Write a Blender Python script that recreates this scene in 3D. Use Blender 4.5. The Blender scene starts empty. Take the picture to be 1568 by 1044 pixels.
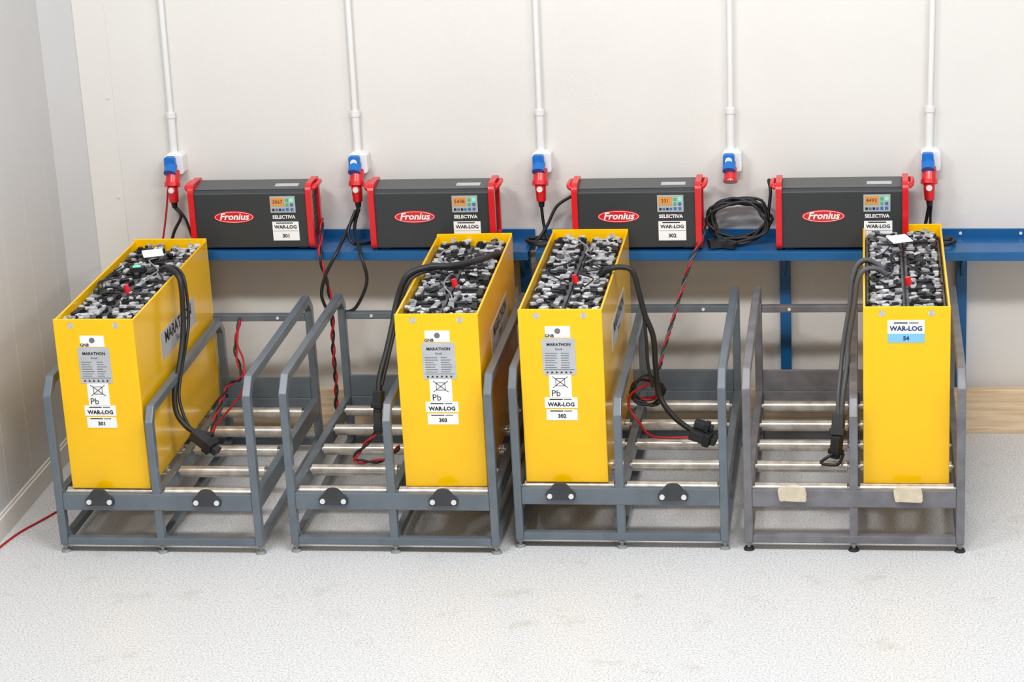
import bpy, math, random
import numpy as np
from mathutils import Vector, Matrix
random.seed(7)
scene=bpy.context.scene
scene.view_settings.view_transform='Standard'
scene.view_settings.look='None'
COL=scene.collection

# ------------------------------------------------------------------ materials
def s2l(c):
    return tuple(((x/255)/12.92 if x/255<=.04045 else ((x/255+.055)/1.055)**2.4) for x in c)
MATS={}
def mat(name,rgb,rough=.5,metal=0,emit=0,noise=0,nscale=30,bump=0,bscale=200,rgb2=None,coat=0,spec=.5,stretch=None):
    if name in MATS: return MATS[name]
    m=bpy.data.materials.new(name);m.use_nodes=True
    nt=m.node_tree;b=nt.nodes['Principled BSDF']
    c=s2l(rgb)
    b.inputs['Base Color'].default_value=(*c,1)
    b.inputs['Roughness'].default_value=rough
    b.inputs['Metallic'].default_value=metal
    b.inputs['Specular IOR Level'].default_value=spec
    b.inputs['Coat Weight'].default_value=coat
    b.inputs['Coat Roughness'].default_value=.12
    tc=nt.nodes.new('ShaderNodeTexCoord')
    src=tc.outputs['Object']
    if stretch:
        mp=nt.nodes.new('ShaderNodeMapping');mp.inputs['Scale'].default_value=stretch
        nt.links.new(src,mp.inputs['Vector']);src=mp.outputs['Vector']
    if emit:
        b.inputs['Emission Color'].default_value=(*c,1);b.inputs['Emission Strength'].default_value=emit
    if noise or rgb2:
        n=nt.nodes.new('ShaderNodeTexNoise');n.inputs['Scale'].default_value=nscale;n.inputs['Detail'].default_value=6
        r=nt.nodes.new('ShaderNodeValToRGB')
        c2=s2l(rgb2) if rgb2 else tuple(x*(1-noise) for x in c)
        r.color_ramp.elements[0].color=(*c2,1);r.color_ramp.elements[1].color=(*c,1)
        r.color_ramp.elements[0].position=.38;r.color_ramp.elements[1].position=.62
        nt.links.new(src,n.inputs['Vector']);nt.links.new(n.outputs['Fac'],r.inputs['Fac'])
        nt.links.new(r.outputs['Color'],b.inputs['Base Color'])
    if bump:
        n=nt.nodes.new('ShaderNodeTexNoise');n.inputs['Scale'].default_value=bscale
        bp=nt.nodes.new('ShaderNodeBump');bp.inputs['Strength'].default_value=bump;bp.inputs['Distance'].default_value=.002
        nt.links.new(src,n.inputs['Vector']);nt.links.new(n.outputs['Fac'],bp.inputs['Height']);nt.links.new(bp.outputs['Normal'],b.inputs['Normal'])
    MATS[name]=m
    return m
YEL=mat('battery_yellow_paint',(255,198,0),.18,noise=.03,nscale=6,coat=.3,spec=.35)
BLK=mat('black_rubber',(30,31,34),.5)
BLK2=mat('black_plastic',(40,42,46),.4)
GRYC=mat('cell_lid_grey',(110,112,116),.5,noise=.4,nscale=40)
LEAD=mat('lead_pole_grey',(208,209,214),.35,noise=.4,nscale=60)
LGT=mat('pale_grey_plastic',(160,162,167),.45,noise=.35,nscale=50)
RED=mat('red_plastic',(215,20,30),.35,coat=.3)
REDC=mat('red_cable_sheath',(175,22,32),.5)
WHT=mat('white_paper',(245,246,246),.6)
WHP=mat('white_conduit_plastic',(232,232,231),.4)
BLUP=mat('blue_socket_plastic',(20,110,195),.35)
SILV=mat('silver_label',(192,195,200),.35,metal=.1,noise=.1,nscale=20)
INK=mat('black_ink',(20,20,22),.6)
INKG=mat('grey_ink',(110,112,116),.6)
LBLUE=mat('blue_label_strip',(130,195,232),.6)
NAVY=mat('navy_ink',(30,55,110),.6)
SLATE=mat('slate_powder_coat',(102,112,121),.30,noise=.15,nscale=12,coat=.2)
WORN=mat('worn_grey_powder_coat',(122,121,126),.36,noise=.28,nscale=14)
ZINC=mat('zinc_roller_steel',(218,210,198),.25,metal=.6,noise=.32,nscale=25)
BOLT=mat('bolt_steel',(225,225,225),.4)
FOOT=mat('galvanised_foot',(150,152,152),.45,metal=.3)
STOPD=mat('dark_stop_rubber',(58,60,64),.5,noise=.2)
STOPB=mat('beige_stop_paint',(216,204,180),.55,noise=.12,nscale=30)
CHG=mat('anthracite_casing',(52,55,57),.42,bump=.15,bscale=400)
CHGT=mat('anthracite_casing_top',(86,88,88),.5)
LCD=mat('orange_lcd',(215,145,75),.4,emit=.06)
PANEL=mat('display_bezel_grey',(175,180,178),.45)
GRN=mat('green_button',(60,180,120),.4,emit=.05)
BLUB=mat('blue_button',(60,110,185),.4)
SHB=mat('blue_shelf_paint',(18,92,150),.38,noise=.1,nscale=8,coat=.1)
WOOD=mat('pine_wood',(238,214,182),.6,rgb2=(216,186,148),nscale=6,stretch=(.6,6,10))
LITE=mat('green_led',(90,240,160),.3,emit=1.0)

# ------------------------------------------------------------------ mesh builder
class M:
    def __init__(s): s.v=[];s.f=[];s.m=[];s.sm=[];s.mats=[]
    def mi(s,m):
        if m not in s.mats: s.mats.append(m)
        return s.mats.index(m)
    def add(s,vs,fs,m,smooth=False,T=None):
        o=len(s.v);k=s.mi(m)
        for p in vs:
            p=Vector(p)
            s.v.append(T@p if T else p)
        for f in fs: s.f.append([o+i for i in f]);s.m.append(k);s.sm.append(smooth)
    def box(s,a,b,m,T=None):
        x0,y0,z0=a;x1,y1,z1=b
        vs=[(x0,y0,z0),(x1,y0,z0),(x1,y1,z0),(x0,y1,z0),(x0,y0,z1),(x1,y0,z1),(x1,y1,z1),(x0,y1,z1)]
        s.add(vs,[(0,3,2,1),(4,5,6,7),(0,1,5,4),(1,2,6,5),(2,3,7,6),(3,0,4,7)],m,False,T)
    def rbox(s,c,size,m,rz=0,rx=0,ry=0):
        T=Matrix.Translation(c)@Matrix.Rotation(rz,4,'Z')@Matrix.Rotation(rx,4,'X')@Matrix.Rotation(ry,4,'Y')
        h=[x/2 for x in size];s.box((-h[0],-h[1],-h[2]),h,m,T)
    def cyl(s,p0,p1,r,m,r1=None,n=20,smooth=True):
        p0=Vector(p0);p1=Vector(p1);r1=r if r1 is None else r1
        d=(p1-p0).normalized();a=d.orthogonal().normalized();b=d.cross(a)
        vs=[];fs=[]
        for p,rr in ((p0,r),(p1,r1)):
            for i in range(n):
                t=2*math.pi*i/n;vs.append(p+a*rr*math.cos(t)+b*rr*math.sin(t))
        s.add(vs,[(i,(i+1)%n,n+(i+1)%n,n+i) for i in range(n)],m,smooth)
        s.add(vs[:n],[tuple(range(n))[::-1]],m);s.add(vs[n:],[tuple(range(n))],m)
    def prism(s,prof,axis,a,b,m,T=None):
        n=len(prof)
        def mk(p,h):
            if axis=='x': return (h,p[0],p[1])
            if axis=='y': return (p[0],h,p[1])
            return (p[0],p[1],h)
        vs=[mk(p,a) for p in prof]+[mk(p,b) for p in prof]
        s.add(vs,[tuple(range(n))[::-1],tuple(range(n,2*n))]+[(i,(i+1)%n,n+(i+1)%n,n+i) for i in range(n)],m,False,T)
    def ring(s,outer,inner,axis,a,b,m,closed=True,T=None):
        n=len(outer)
        def mk(p,h):
            if axis=='x': return (h,p[0],p[1])
            if axis=='y': return (p[0],h,p[1])
            return (p[0],p[1],h)
        vs=[mk(p,a) for p in outer]+[mk(p,a) for p in inner]+[mk(p,b) for p in outer]+[mk(p,b) for p in inner]
        fs=[]
        for i in range(n if closed else n-1):
            j=(i+1)%n
            fs+=[(i,j,n+j,n+i),(2*n+i,3*n+i,3*n+j,2*n+j),(i,2*n+i,2*n+j,j),(n+i,n+j,3*n+j,3*n+i)]
        if not closed:
            fs+=[(0,n,3*n,2*n),(n-1,3*n-1,4*n-1,2*n-1)]
        s.add(vs,fs,m,False,T)
    def tube(s,pts,r,m,n=10,sub=6):
        pts=smoothpts(pts,sub) if sub else [Vector(p) for p in pts]
        vs=[];fs=[]
        prev=None
        for i,p in enumerate(pts):
            d=(pts[min(i+1,len(pts)-1)]-pts[max(i-1,0)]).normalized()
            a=d.orthogonal().normalized() if prev is None else (prev-d*prev.dot(d)).normalized()
            prev=a;b=d.cross(a)
            for k in range(n):
                t=2*math.pi*k/n;vs.append(p+a*r*math.cos(t)+b*r*math.sin(t))
        for i in range(len(pts)-1):
            for k in range(n):
                fs.append((i*n+k,i*n+(k+1)%n,(i+1)*n+(k+1)%n,(i+1)*n+k))
        s.add(vs,fs,m,True)
        s.add(vs[:n],[tuple(range(n))[::-1]],m);s.add(vs[-n:],[tuple(range(n))],m)
    def text(s,body,size,m,origin,xdir=(1,0,0),updir=(0,0,1),bold=.0,align='CENTER',shear=0,sx=1):
        t=bpy.data.curves.new('t','FONT');t.body=body;t.size=size;t.align_x=align;t.align_y='CENTER';t.resolution_u=2
        t.offset=bold;t.shear=shear
        o=bpy.data.objects.new('t',t);COL.objects.link(o)
        me=o.to_mesh()
        X=Vector(xdir);U=Vector(updir);O=Vector(origin)
        vs=[O+X*(v.co.x*sx)+U*v.co.y for v in me.vertices];fs=[tuple(p.vertices) for p in me.polygons]
        s.add(vs,fs,m)
        o.to_mesh_clear();bpy.data.objects.remove(o);bpy.data.curves.remove(t)
    def obj(s,name,parent=None,bevel=0,loc=None,seg=2):
        me=bpy.data.meshes.new(name);me.from_pydata([tuple(v) for v in s.v],[],s.f)
        for m in s.mats: me.materials.append(m)
        me.polygons.foreach_set('material_index',s.m);me.polygons.foreach_set('use_smooth',s.sm);me.update()
        o=bpy.data.objects.new(name,me);COL.objects.link(o)
        if parent: o.parent=parent
        if loc: o.location=loc
        if bevel:
            b=o.modifiers.new('bevel','BEVEL');b.width=bevel;b.segments=seg;b.limit_method='ANGLE';b.angle_limit=math.radians(40);b.harden_normals=False
        return o
def smoothpts(pts,sub=6):
    P=[Vector(p) for p in pts];out=[]
    for i in range(len(P)-1):
        p0=P[max(i-1,0)];p1=P[i];p2=P[i+1];p3=P[min(i+2,len(P)-1)]
        for k in range(sub):
            t=k/sub
            out.append(.5*((2*p1)+(-p0+p2)*t+(2*p0-5*p1+4*p2-p3)*t*t+(-p0+3*p1-3*p2+p3)*t**3))
    out.append(P[-1]);return out
def twisted(M_,pts,R,r,mats,turns=9,sub=14):
    c=smoothpts(pts,sub);n=len(mats)
    L=[0]
    for i in range(1,len(c)): L.append(L[-1]+(c[i]-c[i-1]).length)
    for k,mm in enumerate(mats):
        out=[];prev=None
        for i,p in enumerate(c):
            d=(c[min(i+1,len(c)-1)]-c[max(i-1,0)]).normalized()
            a=d.orthogonal().normalized() if prev is None else (prev-d*prev.dot(d)).normalized()
            prev=a;b=d.cross(a);t=2*math.pi*(turns*L[i]+k/n)
            out.append(p+a*R*math.cos(t)+b*R*math.sin(t))
        M_.tube(out,r,mm,n=8,sub=0)
def empty(name,loc=(0,0,0),rz=0):
    e=bpy.data.objects.new(name,None);e.empty_display_size=.1;COL.objects.link(e);e.location=loc;e.rotation_euler=(0,0,rz);return e
def rrect(x0,z0,x1,z1,r,n=5):
    out=[]
    for cx,cz,a0 in ((x1-r,z0+r,-90),(x1-r,z1-r,0),(x0+r,z1-r,90),(x0+r,z0+r,180)):
        for i in range(n+1):
            a=math.radians(a0+90*i/n);out.append((cx+r*math.cos(a),cz+r*math.sin(a)))
    return out
def disc(cx,cz,rx,rz,n=40): return [(cx+rx*math.cos(2*math.pi*i/n),cz+rz*math.sin(2*math.pi*i/n)) for i in range(n)]

# ------------------------------------------------------------------ room
SL=-.009   # the whole wall installation runs very slightly downhill to the right
def zo(x): return SL*(x-2.0)
def noise_wall(name,rgb,stripe=None):
    m=bpy.data.materials.new(name);m.use_nodes=True;nt=m.node_tree;b=nt.nodes['Principled BSDF']
    tc=nt.nodes.new('ShaderNodeTexCoord')
    n=nt.nodes.new('ShaderNodeTexNoise');n.inputs['Scale'].default_value=1.6;n.inputs['Detail'].default_value=5
    r=nt.nodes.new('ShaderNodeValToRGB');c=s2l(rgb)
    r.color_ramp.elements[0].color=(*[x*.96 for x in c],1);r.color_ramp.elements[1].color=(*c,1)
    r.color_ramp.elements[0].position=.35;r.color_ramp.elements[1].position=.6
    nt.links.new(tc.outputs['Object'],n.inputs['Vector']);nt.links.new(n.outputs['Fac'],r.inputs['Fac'])
    nt.links.new(r.outputs['Color'],b.inputs['Base Color'])
    b.inputs['Roughness'].default_value=.5
    bp=nt.nodes.new('ShaderNodeBump');bp.inputs['Strength'].default_value=.15;bp.inputs['Distance'].default_value=.003
    n2=nt.nodes.new('ShaderNodeTexNoise');n2.inputs['Scale'].default_value=90
    nt.links.new(tc.outputs['Object'],n2.inputs['Vector']);nt.links.new(n2.outputs['Fac'],bp.inputs['Height']);nt.links.new(bp.outputs['Normal'],b.inputs['Normal'])
    return m
WALLB=noise_wall('painted_wall_panel',(227,224,220))
WALLL=noise_wall('coated_sandwich_panel',(206,206,207))
TRIM=mat('trim_sheet_metal',(226,223,218),.45)
def floor_mat():
    m=bpy.data.materials.new('speckled_vinyl_floor');m.use_nodes=True;nt=m.node_tree;b=nt.nodes['Principled BSDF']
    tc=nt.nodes.new('ShaderNodeTexCoord')
    n=nt.nodes.new('ShaderNodeTexNoise');n.inputs['Scale'].default_value=150;n.inputs['Detail'].default_value=5;n.inputs['Roughness'].default_value=.7
    r=nt.nodes.new('ShaderNodeValToRGB')
    r.color_ramp.elements[0].color=(*s2l((168,171,177)),1);r.color_ramp.elements[0].position=.36
    r.color_ramp.elements[1].color=(*s2l((224,225,226)),1);r.color_ramp.elements[1].position=.56
    n2=nt.nodes.new('ShaderNodeTexNoise');n2.inputs['Scale'].default_value=6;n2.inputs['Detail'].default_value=8;n2.inputs['Roughness'].default_value=.65
    r2=nt.nodes.new('ShaderNodeValToRGB')
    r2.color_ramp.elements[0].color=(*s2l((230,226,218)),1);r2.color_ramp.elements[0].position=.3
    r2.color_ramp.elements[1].color=(1,1,1,1);r2.color_ramp.elements[1].position=.42
    mx=nt.nodes.new('ShaderNodeMix');mx.data_type='RGBA';mx.blend_type='MULTIPLY';mx.inputs[0].default_value=.6
    nt.links.new(tc.outputs['Object'],n.inputs['Vector']);nt.links.new(tc.outputs['Object'],n2.inputs['Vector'])
    nt.links.new(n.outputs['Fac'],r.inputs['Fac']);nt.links.new(n2.outputs['Fac'],r2.inputs['Fac'])
    nt.links.new(r.outputs['Color'],mx.inputs[6]);nt.links.new(r2.outputs['Color'],mx.inputs[7]);nt.links.new(mx.outputs[2],b.inputs['Base Color'])
    b.inputs['Roughness'].default_value=.36
    return m
m=M();m.box((-.03,-9,-.1),(8,.1,0),floor_mat());m.obj('floor')
m=M();m.box((-.15,0,-.1),(8,.12,4),WALLB);m.obj('wall_back')
m=M();m.box((-.15,-9,-.1),(-.03,0,4),WALLL)
for k in range(24):
    y=-.26-k*.25
    m.box((-.0301,y-.0012,0),(-.0293,y+.0012,4),WALLL)
m.obj('wall_left')
m=M();m.prism([(-.03,-.14),(.060,-.003),(.060,0),(-.03,0)],'z',0,4,WALLL);m.box((.060,-.006,0),(.185,0,4),TRIM)
for z in (.95,1.345,1.74): m.cyl((.165,-.006,z),(.165,-.01,z),.005,BOLT,n=10)
m.obj('trim_1',bevel=.001)
m=M();m.box((-.03,-8.9,0),(-.015,-.14,.075),TRIM);m.box((-.03,-8.9,.075),(-.022,-.14,.085),TRIM);m.obj('baseboard_left',bevel=.002)
# plank
m=M();m.box((.30,-.078,0),(4.6,-.043,.175),WOOD)
m.obj('timber_plank',bevel=.003)

# ------------------------------------------------------------------ shelf
def sb(m,a,b,mt):   # sloped box along x
    x0,y0,z0=a;x1,y1,z1=b
    vs=[(x0,y0,z0+zo(x0)),(x1,y0,z0+zo(x1)),(x1,y1,z0+zo(x1)),(x0,y1,z0+zo(x0)),(x0,y0,z1+zo(x0)),(x1,y0,z1+zo(x1)),(x1,y1,z1+zo(x1)),(x0,y1,z1+zo(x0))]
    m.add(vs,[(0,3,2,1),(4,5,6,7),(0,1,5,4),(1,2,6,5),(2,3,7,6),(3,0,4,7)],mt)
ZS=.776
m=M()
for xa,xb in ((.46,1.80),(1.83,4.6)):
    sb(m,(xa,-.222,ZS-.034),(xb,-.212,ZS),SHB)      # front lip
    sb(m,(xa,-.212,ZS-.006),(xb,-.105,ZS),SHB)
    sb(m,(xa,-.105,ZS-.012),(xb,-.012,ZS-.006),SHB)
    sb(m,(xa,-.012,ZS-.05),(xb,-.002,ZS+.026),SHB)
    sb(m,(xa,-.212,ZS-.034),(xb,-.19,ZS-.028),SHB)
for x in (3.40,3.62,3.9): m.cyl((x,-.012,ZS+.010+zo(x)),(x,-.016,ZS+.010+zo(x)),.006,BOLT,n=12)
for x in (.48,1.76,2.75,3.405,4.3):
    m.box((x-.02,-.04,0),(x+.02,-.004,ZS-.02+zo(x)),SHB)
    m.prism([(-.04,ZS-.03+zo(x)),(-.2,ZS-.03+zo(x)),(-.04,ZS-.15+zo(x))][::-1],'x',x-.004,x+.004,SHB)
m.obj('blue_steel_shelf',bevel=.0015)

# ------------------------------------------------------------------ chargers
def charger(x0,num,hide=False):
    z0=ZS+zo(x0+.24)+.003;Y0=-.205
    e=empty('battery_charger',(x0,Y0,z0),0)
    W=.48;D=.135;H=.232
    m=M()
    prof=[(0,.008),(0,H-.012),(.012,H),(D-.02,H+.012),(D,H-.004),(D,.008)]
    m.prism([(a,b) for a,b in prof],'x',.016,W-.016,CHG)
    m.box((.03,.012,0),(.07,D-.012,.01),BLK2);m.box((W-.07,.012,0),(W-.03,D-.012,.01),BLK2)
    m.obj('casing',e,bevel=.004)
    m=M()
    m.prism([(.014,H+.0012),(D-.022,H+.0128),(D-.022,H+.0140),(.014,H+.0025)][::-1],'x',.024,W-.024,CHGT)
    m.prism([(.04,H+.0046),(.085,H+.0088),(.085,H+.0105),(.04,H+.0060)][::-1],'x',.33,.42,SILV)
    m.obj('top_panel',e)
    m=M()
    for xa,xb,side in ((0,.022,-1),(W-.022,W,1)):
        o=rrect(-.008,0,D+.008,H+.024,.03);i_=rrect(.016,.03,D-.016,H-.004,.018)
        m.ring(o,i_,'x',xa,xb,RED)
        xs=xa-.012 if side<0 else xb+.012
        m.tube([(xa if side<0 else xb,.02,H-.0),(xs,.03,H+.008),(xs,D-.03,H+.008),(xa if side<0 else xb,D-.02,H)],.009,RED,n=10,sub=4)
    m.obj('red_side_frames',e,bevel=.004)
    m=M()
    m.box((.010,.01,.02),(.0165,D-.01,H-.008),BLK2);m.box((W-.0165,.01,.02),(W-.010,D-.01,H-.008),BLK2)
    for k in range(7):
        z=.05+k*.022
        m.box((W-.0105,.03,z),(W-.0085,D-.03,z+.008),BLK);m.box((.0085,.03,z),(.0105,D-.03,z+.008),BLK)
    m.obj('side_grilles',e)
    m=M();y=-.0012
    m.prism(disc(.173,.130,.078,.0235),'y',y-.001,.0,RED)
    m.ring(disc(.173,.130,.0745,.0205),disc(.173,.130,.073,.0192),'y',y-.0016,y-.001,WHT)
    m.text('Fronius',.036,WHT,(.173,y-.0020,.131),bold=.0009,shear=.25,sx=1.05)
    m.box((.318,-.003,.146),(.415,0,.210),PANEL)
    m.box((.323,-.004,.172),(.372,-.003,.204),LCD)
    m.text(num[0],.020,INK,(.347,-.0045,.188))
    for k in range(4): m.box((.325+k*.013,-.0045,.153),(.334+k*.013,-.003,.162),BLUB if k%2 else BLK2)
    for k in range(3): m.box((.379,-.0045,.153+k*.018),(.389,-.003,.164+k*.018),GRN if k else BLUB)
    for k in range(3): m.box((.396,-.0045,.153+k*.018),(.407,-.003,.164+k*.018),BLUB if k<2 else LITE)
    m.text('SELECTIVA',.0185,WHT,(.367,y,.128),bold=.0006)
    m.box((.320,-.0015,.036),(.422,0,.110),WHT)
    m.box((.322,-.002,.073),(.420,-.0015,.0745),INKG)
    m.box((.335,-.002,.103),(.40,-.0015,.107),INK)
    m.text('WAR-LOG',.0185,INK,(.371,-.0022,.089),bold=.0006)
    m.text(num[1],.020,INK,(.371,-.0022,.054),bold=.0006)
    m.obj('front_markings',e)
    return e
for x,n in ((.505,('3067','301')),(1.203,('5438','303')),(1.972,('331','302')),(2.725,('4493','304'))): charger(x,n)

# ------------------------------------------------------------------ conduits and sockets
def outlet(x,xt,plug,kind=0):
    e=empty('power_socket',(x,0,zo(x)))
    m=M()
    dx=(xt-x)
    m.tube([(dx*.25,-.018,1.26),(dx,-.018,1.76),(dx*2.2,-.018,2.6)],.0105,WHP,n=14,sub=4)
    m.cyl((0,-.02,1.11),(dx*.25,-.018,1.262),.0145,WHP);m.cyl((dx*.23,-.018,1.252),(dx*.26,-.018,1.272),.018,WHP)
    m.obj('conduit',e)
    m=M()
    m.prism(rrect(-.030,1.036,.042,1.112,.010),'y',-.055,-.0005,WHP)
    m.prism(rrect(-.020,1.075,.034,1.118,.008),'y',-.045,-.001,WHP)
    m.obj('socket_box',e,bevel=.003)
    m=M()
    m.prism(rrect(-.026,1.056,.016,1.110,.010),'y',-.078,-.055,BLUP)
    m.cyl((-.004,-.06,1.075),(-.004,-.088,1.048),.024,BLUP,n=24)
    m.cyl((-.005,-.078,1.085),(-.005,-.083,1.085),.013,WHP if kind else BLUP,n=20)
    m.obj('blue_cover',e,bevel=.002)
    m=M()
    if plug:
        m.cyl((0,-.052,1.050),(0,-.078,1.005),.027,RED,n=24)
        m.cyl((0,-.076,1.010),(0,-.082,.995),.031,RED,n=24)
        m.cyl((0,-.080,1.000),(.002,-.085,.935),.022,RED,r1=.018,n=24)
        m.cyl((.0,-.100,.985),(.0,-.106,.985),.011,WHP,n=20)
        m.cyl((.0,-.082,.985),(.0,-.101,.985),.016,RED,n=20)
        m.cyl((.002,-.085,.935),(.002,-.084,.912),.013,BLK,r1=.010,n=18)
    else:
        m.cyl((0,-.052,1.050),(0,-.080,1.012),.024,RED,n=24)
        m.cyl((0,-.080,1.012),(0,-.084,1.005),.027,RED,n=24)
    m.obj('red_plug',e,bevel=.001)
xs_=[.4096,1.1338,1.8399,2.5539,3.2818]
xtop=[.417,1.139,1.846,2.562,3.293]
for i,x in enumerate(xs_): outlet(x,xtop[i],i!=3,i%2)

# ------------------------------------------------------------------ racks
def offset_path(P,t):
    out=[]
    for i,p in enumerate(P):
        p=Vector(p)
        d0=(p-Vector(P[i-1])).normalized() if i>0 else None
        d1=(Vector(P[i+1])-p).normalized() if i<len(P)-1 else None
        if d0 is None: d0=d1
        if d1 is None: d1=d0
        n0=Vector((d0.y,-d0.x));n1=Vector((d1.y,-d1.x));n=(n0+n1).normalized()
        out.append(tuple(p+n*(t/max(.3,n.dot(n0)))))
    return out
def rack(x0,yf,FR,ST,stopmat):
    e=empty('battery_roller_rack',(x0,yf,0));W=.735;D=.99
    m=M();t=.034
    side=[(0,.03),(0,.587),(.055,.645),(D-.05,.645),(D,.59),(D,.03)]
    for xa in (0,W-.028):
        m.ring(side,offset_path(side,t),'x',xa,xa+.028,FR,closed=False)
    mid=[(.002,.03),(.002,.49),(.04,.542),(D-.045,.556),(D-.002,.50),(D-.002,.03)]
    m.ring(mid,offset_path(mid,.030),'x',W/2-.014,W/2+.014,FR,closed=False)
    # bottom frame
    for xa in (.0005,W/2-.0135,W-.0275): m.box((xa,.034,.031),(xa+.027,D-.034,.058),FR)
    m.box((.028,.001,.03),(W-.028,.030,.058),FR);m.box((.028,D-.031,.03),(W-.028,D-.001,.058),FR)
    # bed
    m.box((.028,.0,.163),(W-.028,.022,.225),FR)
    m.box((.028,D-.032,.225),(W-.028,D-.02,.31),FR)
    m.box((.028,D-.034,.16),(W-.028,D-.01,.226),FR)
    for xa in (.0005,W/2-.0135,W-.0275): m.box((xa,.022,.163),(xa+.027,D-.034,.228),FR)
    # rear cross bar with two bolts
    m.box((.028,D-.03,.535),(W-.028,D-.002,.562),FR)
    for bx in (.13,.60): m.cyl((bx,D-.030,.549),(bx,D-.034,.549),.006,BOLT,n=12)
    m.obj('welded_frame',e,bevel=.0035)
    m=M()
    for lane in (0,1):
        xa=.0285 if lane==0 else W/2+.0145
        xb=W/2-.0145 if lane==0 else W-.0285
        for k in range(5):
            y=.048+k*.197
            m.cyl((xa+.008,y,.212),(xb-.008,y,.212),.0205,ZINC,n=24)
            m.cyl((xa,y,.212),(xb,y,.212),.008,BOLT,n=12)
    m.obj('rollers',e)
    m=M()
    for cx in (.165,.55):
        if stopmat is STOPD:
            pr=[(cx-.048,.185),(cx+.048,.185),(cx+.052,.205),(cx+.034,.226)]
            for i in range(9):
                a=math.radians(25+130*i/8);pr.append((cx+.030*math.cos(a),.228+.020*math.sin(a)))
            pr+=[(cx-.034,.226),(cx-.052,.205)]
        else:
            pr=[(cx-.045,.190),(cx+.043,.186),(cx+.046,.212),(cx+.041,.240),(cx-.040,.243),(cx-.051,.228),(cx-.049,.210)]
        m.prism(pr,'y',-.012,-.0005,stopmat)
        for s_ in (-1,1):
            m.cyl((cx+s_*.037,-.012,.200),(cx+s_*.037,-.017,.200),.009,BOLT if stopmat is STOPD else STOPB,n=14)
    m.obj('stop_plates',e,bevel=.002)
    m=M()
    for fx in (.014,W/2,W-.014):
        for fy in (.017,D-.017):
            m.cyl((fx,fy,.010),(fx,fy,.032),.007,FOOT,n=12)
            m.cyl((fx,fy,.0),(fx,fy,.009),.019,FOOT if ST else BLK,r1=.015,n=20)
            m.cyl((fx,fy,.02),(fx,fy,.028),.012,FOOT,n=6,smooth=False)
    m.obj('levelling_feet',e)
RK=[(.240,-1.2655),(1.069,-1.2424),(1.851,-1.1822),(2.640,-1.1873)]
for i,(x,y) in enumerate(RK): rack(x,y,SLATE if i<3 else WORN,i<3,STOPD if i<3 else STOPB)

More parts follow.
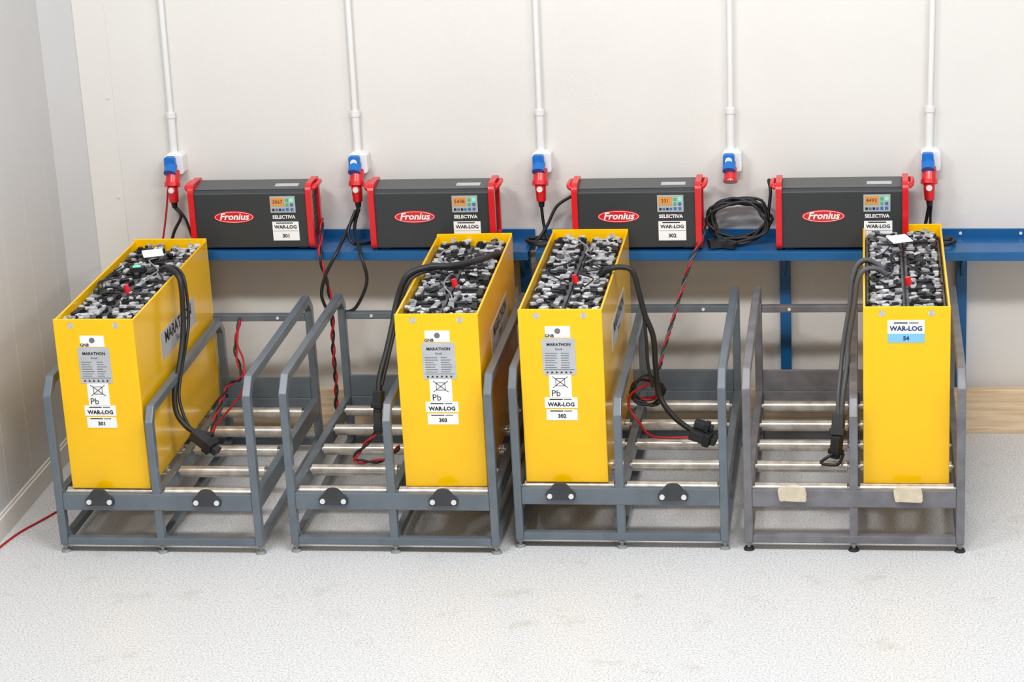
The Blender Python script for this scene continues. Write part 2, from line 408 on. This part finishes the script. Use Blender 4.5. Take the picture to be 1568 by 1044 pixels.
# ------------------------------------------------------------------ batteries
def battery(x0,y0,z0,rz,kind,num,seed,D=.94):
    rnd=random.Random(seed)
    e=empty('traction_battery',(x0,y0,z0),rz);W=.284;H=.624;t=.008
    m=M()
    m.box((0,0,0),(W,t,H),YEL);m.box((0,D-t,0),(W,D,H+.004),YEL)
    m.box((0,t-.002,0),(t,D-t+.002,H-.004),YEL);m.box((W-t,t-.002,0),(W,D-t+.002,H-.004),YEL)
    m.box((t,t,0),(W-t,D-t,.008),YEL)
    m.obj('steel_tray',e,bevel=.0025,seg=3)
    m=M()
    for cx in (.062,.222):
        for ya,yb in ((-.0012,.001),(D-t-.0012,D-t+.001)):
            m.ring(disc(cx,H-.022,.0135,.0135,24),disc(cx,H-.022,.011,.011,24),'y',ya,yb,YEL)
            m.cyl((cx,ya+.0006,H-.022),(cx,yb,H-.022),.0112,LEAD,n=24)
    m.obj('lifting_eyes',e)
    # cells
    m=M();zc=H-.040
    m.box((t,t,.02),(W-t,D-t,zc-.01),BLK2)
    cw=(W-2*t)/2;cd=(D-2*t)/6
    for r_ in range(6):
        for c_ in range(2):
            xa=t+c_*cw+.003;ya=t+r_*cd+.003;xb=xa+cw-.006;yb=ya+cd-.006
            m.box((xa,ya,zc-.01),(xb,yb,zc),GRYC)
            cx=(xa+xb)/2;cy=(ya+yb)/2
            m.cyl((cx,cy,zc),(cx,cy,zc+.012),.020,LGT,n=18);m.cyl((cx,cy,zc+.012),(cx,cy,zc+.020),.013,LEAD,n=12,smooth=False)
            for px in (-.040,.040):
                for py in (-.042,.042):
                    m.cyl((cx+px,cy+py,zc),(cx+px,cy+py,zc+.016),.016,BLK,n=16)
                    m.cyl((cx+px,cy+py,zc+.016),(cx+px,cy+py,zc+.023),.010,LEAD if rnd.random()<.7 else BLK,n=12)
            for py in (-.042,.042):
                m.rbox((cx,cy+py,zc+.014),(.074,.018,.008),BLK if rnd.random()<.5 else LEAD,rz=rnd.uniform(-.12,.12))
            if r_<5:
                for px in (-.040,.040):
                    m.rbox((cx+px,cy+cd/2,zc+.016),(.020,.066,.008),BLK if rnd.random()<.5 else LGT,rz=rnd.uniform(-.25,.25))
            for k in range(18):
                hx=rnd.uniform(.010,.030)
                m.rbox((cx+rnd.uniform(-.050,.050),cy+rnd.uniform(-.066,.066),zc+rnd.uniform(.006,.026)),
                       (hx,rnd.uniform(.008,.018),rnd.uniform(.006,.012)),
                       rnd.choice([BLK,BLK,BLK,BLK2,LEAD,LEAD,LGT,LEAD,LGT,GRYC] if kind<4 else [BLK,BLK2,LGT,LGT,GRYC,LEAD,GRYC]),rz=rnd.choice([0,.3,-.3,1.4,.1])+rnd.uniform(-.2,.2),rx=rnd.uniform(-.3,.3),ry=rnd.uniform(-.3,.3))
    m.obj('cells_and_connectors',e,bevel=.0015,seg=1)
    m=M();zc2=zc+.032
    for k in range(5):
        x=rnd.uniform(.05,.23);y=rnd.uniform(.08,.6);pts=[]
        for j in range(5):
            pts.append((min(.25,max(.03,x+rnd.uniform(-.05,.05))),y+j*.07,zc2+rnd.uniform(-.006,.010)))
        m.tube(pts,.0028,rnd.choice([BLK,LGT,BLK]),n=6)
    m.cyl((.155,.36 if kind<4 else .3,zc+.02),(.15,.36 if kind<4 else .3,zc2+.016),.012,RED,r1=.009,n=16)
    m.obj('sensor_wiring',e)
    if kind in (1,4):
        m=M();m.rbox((.13,D-.19,zc2+.012),(.075,.07,.002),WHT,rz=.4,rx=.1);m.obj('paper_tag',e)
    if kind==1:
        m=M();m.rbox((.12,D-.36,zc2+.004),(.05,.03,.016),BLK2,rz=.2);m.rbox((.12,D-.36,zc2+.013),(.028,.014,.004),LITE,rz=.2);m.obj('battery_monitor',e)
    m=M();y=-.0012;ox=.01 if kind==2 else 0
    if kind<4:
        m.box((.09+ox,y,.525),(.175+ox,0,.565),WHT)
        m.cyl((.132+ox,y,.548),(.132+ox,y-.0005,.548),.010,INKG,n=20)
        m.text('GNB',.015,INK,(.104+ox,y-.0006,.531),bold=.0005)
        m.box((.077+ox,y-.0004,.392),(.190+ox,0,.522),SILV)
        m.text('MARATHON',.0145,INK,(.134+ox,y-.001,.500),bold=.0004)
        m.text('Excell',.010,INK,(.134+ox,y-.001,.484))
        for k in range(7):
            z=.468-k*.0085
            m.box((.086+ox,y-.0008,z),(.086+ox+rnd.uniform(.03,.045),0,z+.0024),INKG);m.box((.14+ox,y-.0008,z),(.14+ox+rnd.uniform(.02,.042),0,z+.0024),INKG)
        m.box((.082+ox,y-.0008,.410),(.185+ox,0,.412),INKG)
        for k in range(6): m.cyl((.092+ox+k*.016,y,.401),(.092+ox+k*.016,y-.001,.401),.005,INK,n=3)
        m.box((.096+ox,y-.0003,.311),(.172+ox,0,.392),WHT)
        m.text('Pb',.032,INK,(.118+ox,y-.001,.325))
        m.tube([(.108+ox,y-.001,.346),(.160+ox,y-.001,.386)],.0010,INK,n=4,sub=1);m.tube([(.160+ox,y-.001,.346),(.108+ox,y-.001,.386)],.0010,INK,n=4,sub=1)
        m.ring(rrect(.118+ox,.352,.150+ox,.380,.003),rrect(.1195+ox,.3535,.1485+ox,.3785,.002),'y',y-.001,0,INK)
        m.box((.078+ox,y-.0003,.272),(.190+ox,0,.310),WHT);m.box((.082+ox,y-.0003,.228),(.188+ox,0,.267),WHT)
        m.box((.095+ox,y-.0008,.302),(.14+ox,0,.3055),INK);m.box((.144+ox,y-.0008,.302),(.17+ox,0,.3055),INKG)
        m.text('WAR-LOG',.0195,INK,(.134+ox,y-.001,.285),bold=.0007)
        m.box((.095+ox,y-.0008,.260),(.14+ox,0,.2635),INK);m.box((.144+ox,y-.0008,.260),(.17+ox,0,.2635),INKG)
        m.text(num,.019,INK,(.135+ox,y-.001,.243),bold=.0007)
        xs=W+.0012
        m.box((W,.28,.375),(xs,.71,.475),SILV)
        m.text('MARATHON',.060,INK,(xs+.0006,.495,.442),xdir=(0,1,0),bold=.001,sx=1.0)
        m.text('Excell',.034,INK,(xs+.0006,.495,.397),xdir=(0,1,0),shear=.2)
    else:
        m.box((.080,y,.532),(.200,0,.578),WHT);m.box((.080,y,.500),(.200,0,.532),LBLUE)
        m.box((.10,y-.0008,.567),(.145,0,.571),INK);m.box((.15,y-.0008,.567),(.18,0,.571),INKG)
        m.text('WAR-LOG',.0225,NAVY,(.140,y-.001,.549),bold=.0008);m.text(num,.020,NAVY,(.140,y-.001,.515),bold=.0007)
    m.obj('labels',e)
    return e
ZB=.2335
battery(.298,-1.234,ZB,-.004,1,'301',1,.95)
battery(1.481,-1.195,ZB,.016,2,'303',2)
battery(1.894,-1.150,ZB,-.002,3,'302',3)
battery(3.040,-1.140,ZB,0,4,'54',4,.955)

# ------------------------------------------------------------------ cables
GRC=mat('grey_cable_sheath',(84,86,90),.5)
def conn(m,a,b,w=.034):
    a=Vector(a);b=Vector(b);d=(b-a);L=d.length;q=d.to_track_quat('Z','Y').to_matrix().to_4x4()
    T=Matrix.Translation(a)@q
    m.box((-w/2,-w*.4,0),(w/2,w*.4,L*.62),BLK2,T);m.box((-w*.62,-w*.5,L*.55),(w*.62,w*.5,L*.8),BLK,T);m.box((-w*.4,-w*.3,L*.8),(w*.4,w*.3,L),BLK2,T)
def cobj(parts,conns=()):
    e=empty('charging_cable')
    m=M()
    for kind,pts,r in parts:
        if kind=='b': m.tube(pts,r,BLK,n=10,sub=8)
        elif kind=='g': m.tube(pts,r,GRC,n=10,sub=8)
        elif kind=='r': m.tube(pts,r,REDC,n=8,sub=8)
        elif kind=='t': twisted(m,pts,r*1.1,r,[BLK,REDC])
        elif kind=='w': twisted(m,pts,r*1.15,r,[BLK,REDC,GRC],turns=10)
    m.obj('cable',e)
    if conns:
        m=M()
        for c in conns: conn(m,*c)
        m.obj('connector',e,bevel=.003)
# battery 1
cobj([('b',[(.50,-.62,.84),(.55,-.70,.875),(.60,-.77,.880),(.628,-.80,.850),(.632,-.82,.738),(.630,-.85,.650),(.622,-.9,.563),(.612,-.95,.487),(.622,-.98,.419),(.658,-1.0,.377),(.700,-1.0,.345)],.010),
      ('b',[(.52,-.60,.84),(.57,-.68,.872),(.612,-.74,.872),(.635,-.77,.84),(.645,-.80,.72),(.640,-.84,.64),(.628,-.88,.56),(.625,-.94,.48),(.640,-.97,.42),(.675,-1.0,.36),(.70,-1.01,.33)],.006)],
     [((.680,-1.0,.352),(.775,-1.03,.290),.045),((.675,-.965,.335),(.755,-.985,.315),.036)])
cobj([('t',[(.745,-.99,.32),(.732,-.93,.337),(.724,-.80,.369),(.710,-.60,.384),(.734,-.50,.386),(.690,-.40,.455),(.694,-.31,.550)],.004),
      ('r',[(.694,-.31,.55),(.70,-.40,.48),(.735,-.46,.43),(.745,-.55,.34),(.728,-.85,.33),(.735,-.97,.31)],.004)])
cobj([('t',[(1.000,-.12,.885),(1.004,-.20,.818),(1.014,-.25,.755),(1.040,-.25,.590),(1.036,-.262,.413),(1.036,-.262,.265),(1.03,-.262,.165),(1.036,-.25,.09)],.0045)])
# socket leads
cobj([('b',[(1.134,-.084,.915),(1.099,-.10,.852),(1.076,-.235,.790),(1.030,-.262,.707),(1.008,-.264,.629),(1.021,-.26,.572)],.0065),
      ('b',[(1.138,-.084,.915),(1.118,-.10,.839),(1.168,-.245,.777),(1.187,-.262,.680),(1.137,-.262,.576),(1.085,-.26,.555)],.0065),
      ('b',[(1.125,-.09,.91),(1.10,-.13,.84),(1.12,-.16,.80),(1.16,-.13,.79),(1.19,-.10,.79)],.006)])
# battery 2
cobj([('b',[(1.74,-.45,.840),(1.715,-.52,.857),(1.675,-.60,.862),(1.600,-.72,.880),(1.520,-.75,.885),(1.450,-.78,.862),(1.412,-.80,.775),(1.398,-.84,.697),(1.382,-.90,.617),(1.364,-.95,.547),(1.362,-.98,.500)],.012),
      ('b',[(1.70,-.62,.84),(1.60,-.70,.868),(1.53,-.74,.872),(1.462,-.79,.85),(1.428,-.82,.765),(1.408,-.87,.68),(1.39,-.92,.6),(1.372,-.97,.52)],.006),
      ('t',[(1.356,-1.0,.365),(1.305,-1.0,.310),(1.261,-1.0,.260),(1.280,-1.0,.245),(1.367,-.98,.245),(1.404,-.90,.262)],.0045),
      ('r',[(1.37,-.99,.44),(1.40,-.9,.45),(1.412,-.8,.50),(1.408,-.6,.45),(1.40,-.5,.35)],.0045)],
     [((1.363,-.98,.505),(1.356,-1.0,.430),.034),((1.356,-1.0,.435),(1.358,-1.0,.350),.034)])
# battery 3
cobj([('b',[(2.13,-.72,.838),(2.165,-.75,.872),(2.205,-.75,.880),(2.245,-.75,.864),(2.264,-.75,.792),(2.282,-.75,.708),(2.310,-.75,.623),(2.315,-.75,.513),(2.326,-.75,.402),(2.379,-.80,.340),(2.450,-.85,.305)],.010),
      ('b',[(2.12,-.68,.838),(2.17,-.71,.868),(2.22,-.72,.868),(2.250,-.73,.83),(2.275,-.74,.74),(2.286,-.76,.62),(2.290,-.77,.53),(2.305,-.77,.44)],.006),
      ('r',[(2.30,-.72,.44),(2.225,-.72,.40),(2.212,-.72,.345),(2.25,-.75,.30),(2.307,-.85,.285),(2.434,-.87,.290)],.0045)],
     [((2.440,-.85,.300),(2.530,-.87,.275),.046),((2.455,-.84,.335),(2.520,-.85,.315),.032)])
def coilpts(c,rx,rz,n,dy=.0,ph=0,ry=0):
    out=[]
    for i in range(int(n*14)+1):
        a=2*math.pi*i/14+ph;k=1+.10*math.sin(i*1.7)+.06*math.sin(i*.73)
        out.append((c[0]+rx*k*math.cos(a),c[1]+dy*i/14+ry*math.sin(a),c[2]+rz*k*math.sin(a)))
    return out
cobj([('w',[(2.460,-.12,.869),(2.452,-.20,.817),(2.415,-.262,.757),(2.382,-.30,.659),(2.351,-.40,.566),(2.320,-.50,.474),(2.310,-.60,.43),(2.30,-.66,.43)],.0036),
      ('r',coilpts((2.268,-.69,.398),.045,.038,2,.01),.0045),('b',coilpts((2.278,-.68,.398),.055,.05,3,-.01,1),.005)])
# battery 4
cobj([('g',[(3.13,-.76,.842),(3.09,-.77,.872),(3.045,-.78,.872),(3.022,-.78,.835),(3.012,-.78,.752),(2.990,-.79,.616),(2.985,-.82,.54),(2.972,-.87,.452),(2.965,-.90,.375)],.009),
      ('g',[(3.12,-.70,.842),(3.07,-.70,.880),(3.03,-.71,.88),(3.005,-.72,.83),(2.995,-.74,.74),(2.975,-.77,.62),(2.965,-.80,.53),(2.955,-.86,.44),(2.955,-.90,.36)],.008),
      ('b',[(3.11,-.66,.842),(3.05,-.68,.872),(3.018,-.70,.85),(3.005,-.72,.78),(2.985,-.75,.64),(2.99,-.8,.54),(2.97,-.86,.44)],.006),
      ('b',[(2.951,-.95,.270),(2.907,-.97,.250),(2.900,-.99,.243),(2.953,-1.0,.243),(2.972,-.95,.262)],.0055)],
     [((2.958,-.90,.39),(2.950,-.94,.305),.042),((2.952,-.94,.32),(2.944,-.95,.245),.036)])
# coiled cable on shelf
m=M()
m.tube(coilpts((2.585,-.07,.862),.108,.070,6.5,-.012,.4,.015),.0055,BLK,n=8,sub=3)
for p in [[(2.69,-.10,.86),(2.702,-.09,.96),(2.695,-.06,1.0),(2.715,-.04,.97)],[(2.47,-.13,.79),(2.50,-.16,.785),(2.60,-.16,.785),(2.66,-.12,.80)],[(2.48,-.10,.84),(2.52,-.14,.80),(2.58,-.17,.79),(2.50,-.18,.785)]]: m.tube(p,.006,BLK,n=8,sub=6)
m.rbox((2.505,-.17,.790),(.06,.05,.026),BLK2,rz=.3);m.rbox((2.55,-.185,.786),(.05,.03,.018),BLK,rz=-.4)
m.obj('coiled_power_cable')
def flat_coil(c,R,n,r):
    pts=[]
    for i in range(int(n*14)+1):
        a=2*math.pi*i/14;k=1+.12*math.sin(i*1.3)
        pts.append((c[0]+R*k*math.cos(a),c[1]+R*.8*k*math.sin(a),c[2]+.004*i/14+.006))
    return pts
m=M()
m.tube([(1.841,-.084,.915),(1.845,-.08,.850),(1.862,-.10,.79)]+flat_coil((1.845,-.13,.782),.055,3,.006),.006,BLK,n=8,sub=4)
m.tube([(1.962,-.08,.955),(1.90,-.085,.915),(1.862,-.10,.845),(1.83,-.12,.80),(1.81,-.15,.792)],.006,BLK,n=8)
m.obj('coiled_power_cable')
m=M();m.tube([(3.283,-.084,.91),(3.275,-.06,.849),(3.262,-.05,.78)],.0065,BLK,n=8);m.tube([(3.291,-.082,.91),(3.288,-.06,.849),(3.29,-.05,.78)],.005,BLK,n=8);m.obj('power_lead')
m=M();m.tube(flat_coil((3.33,-.13,.768),.045,2,.006),.006,BLK,n=8,sub=4);m.obj('coiled_power_cable')
m=M();m.tube([(.412,-.084,.925),(.434,-.09,.892),(.400,-.10,.825),(.37,-.10,.72)],.0065,BLK,n=8);m.tube([(.420,-.084,.925),(.452,-.09,.88),(.47,-.09,.81)],.0055,BLK,n=8)
m.tube([(.395,-.07,1.06),(.382,-.08,.95),(.362,-.09,.84),(.34,-.1,.74)],.004,REDC,n=8);m.obj('power_lead')
m=M();m.tube([(.424,-.15,.80),(.33,-.14,.805),(.24,-.15,.78),(.17,-.2,.70),(.12,-.2,.5),(.10,-.2,.2),(.10,-.22,.007)],.004,BLK,n=8);m.obj('thin_signal_cable')
m=M();m.tube([(-.01,-1.33,.004),(0,-1.24,.004),(.03,-1.10,.004),(.09,-.95,.004),(.13,-.80,.004),(.12,-.5,.004)],.004,REDC,n=8);m.obj('floor_cable')

# ------------------------------------------------------------------ camera
yaw,pitch,roll=.1577,.3289,-.0538
cy,sy=math.cos(yaw),math.sin(yaw);cp,sp=math.cos(pitch),math.sin(pitch)
f=Vector((-sy*cp,cy*cp,-sp));r=Vector((cy,sy,0));u=r.cross(f)
r2=math.cos(roll)*r+math.sin(roll)*u;u2=-math.sin(roll)*r+math.cos(roll)*u
cam=bpy.data.cameras.new('camera');co=bpy.data.objects.new('camera',cam);COL.objects.link(co)
co.matrix_world=Matrix(((r2.x,u2.x,-f.x,3.0369),(r2.y,u2.y,-f.y,-8.4854),(r2.z,u2.z,-f.z,3.2811),(0,0,0,1)))
cam.sensor_width=36;cam.lens=4658.6/2048*36;cam.clip_end=100
scene.camera=co

# ------------------------------------------------------------------ light
w=bpy.data.worlds.new('world');scene.world=w;w.use_nodes=True
w.node_tree.nodes['Background'].inputs[0].default_value=(.965,.98,1,1);w.node_tree.nodes['Background'].inputs[1].default_value=.50
def area(name,loc,target,sx,sy_,e,col=(1,1,1)):
    l=bpy.data.lights.new(name,'AREA');l.shape='RECTANGLE';l.size=sx;l.size_y=sy_;l.energy=e;l.color=col
    o=bpy.data.objects.new(name,l);COL.objects.link(o);o.location=loc
    o.rotation_euler=(Vector(target)-Vector(loc)).to_track_quat('-Z','Y').to_euler()
WC=(1,.99,.97)
area('ceiling_light',(.3,-3.2,3.9),(1.2,-1.2,0),1.5,.25,90,WC)
area('ceiling_light',(2.9,-3.2,3.9),(2.4,-1.2,0),1.5,.25,90,WC)
area('ceiling_light',(5.6,-3.2,3.9),(4,-1.2,0),1.5,.25,62,WC)
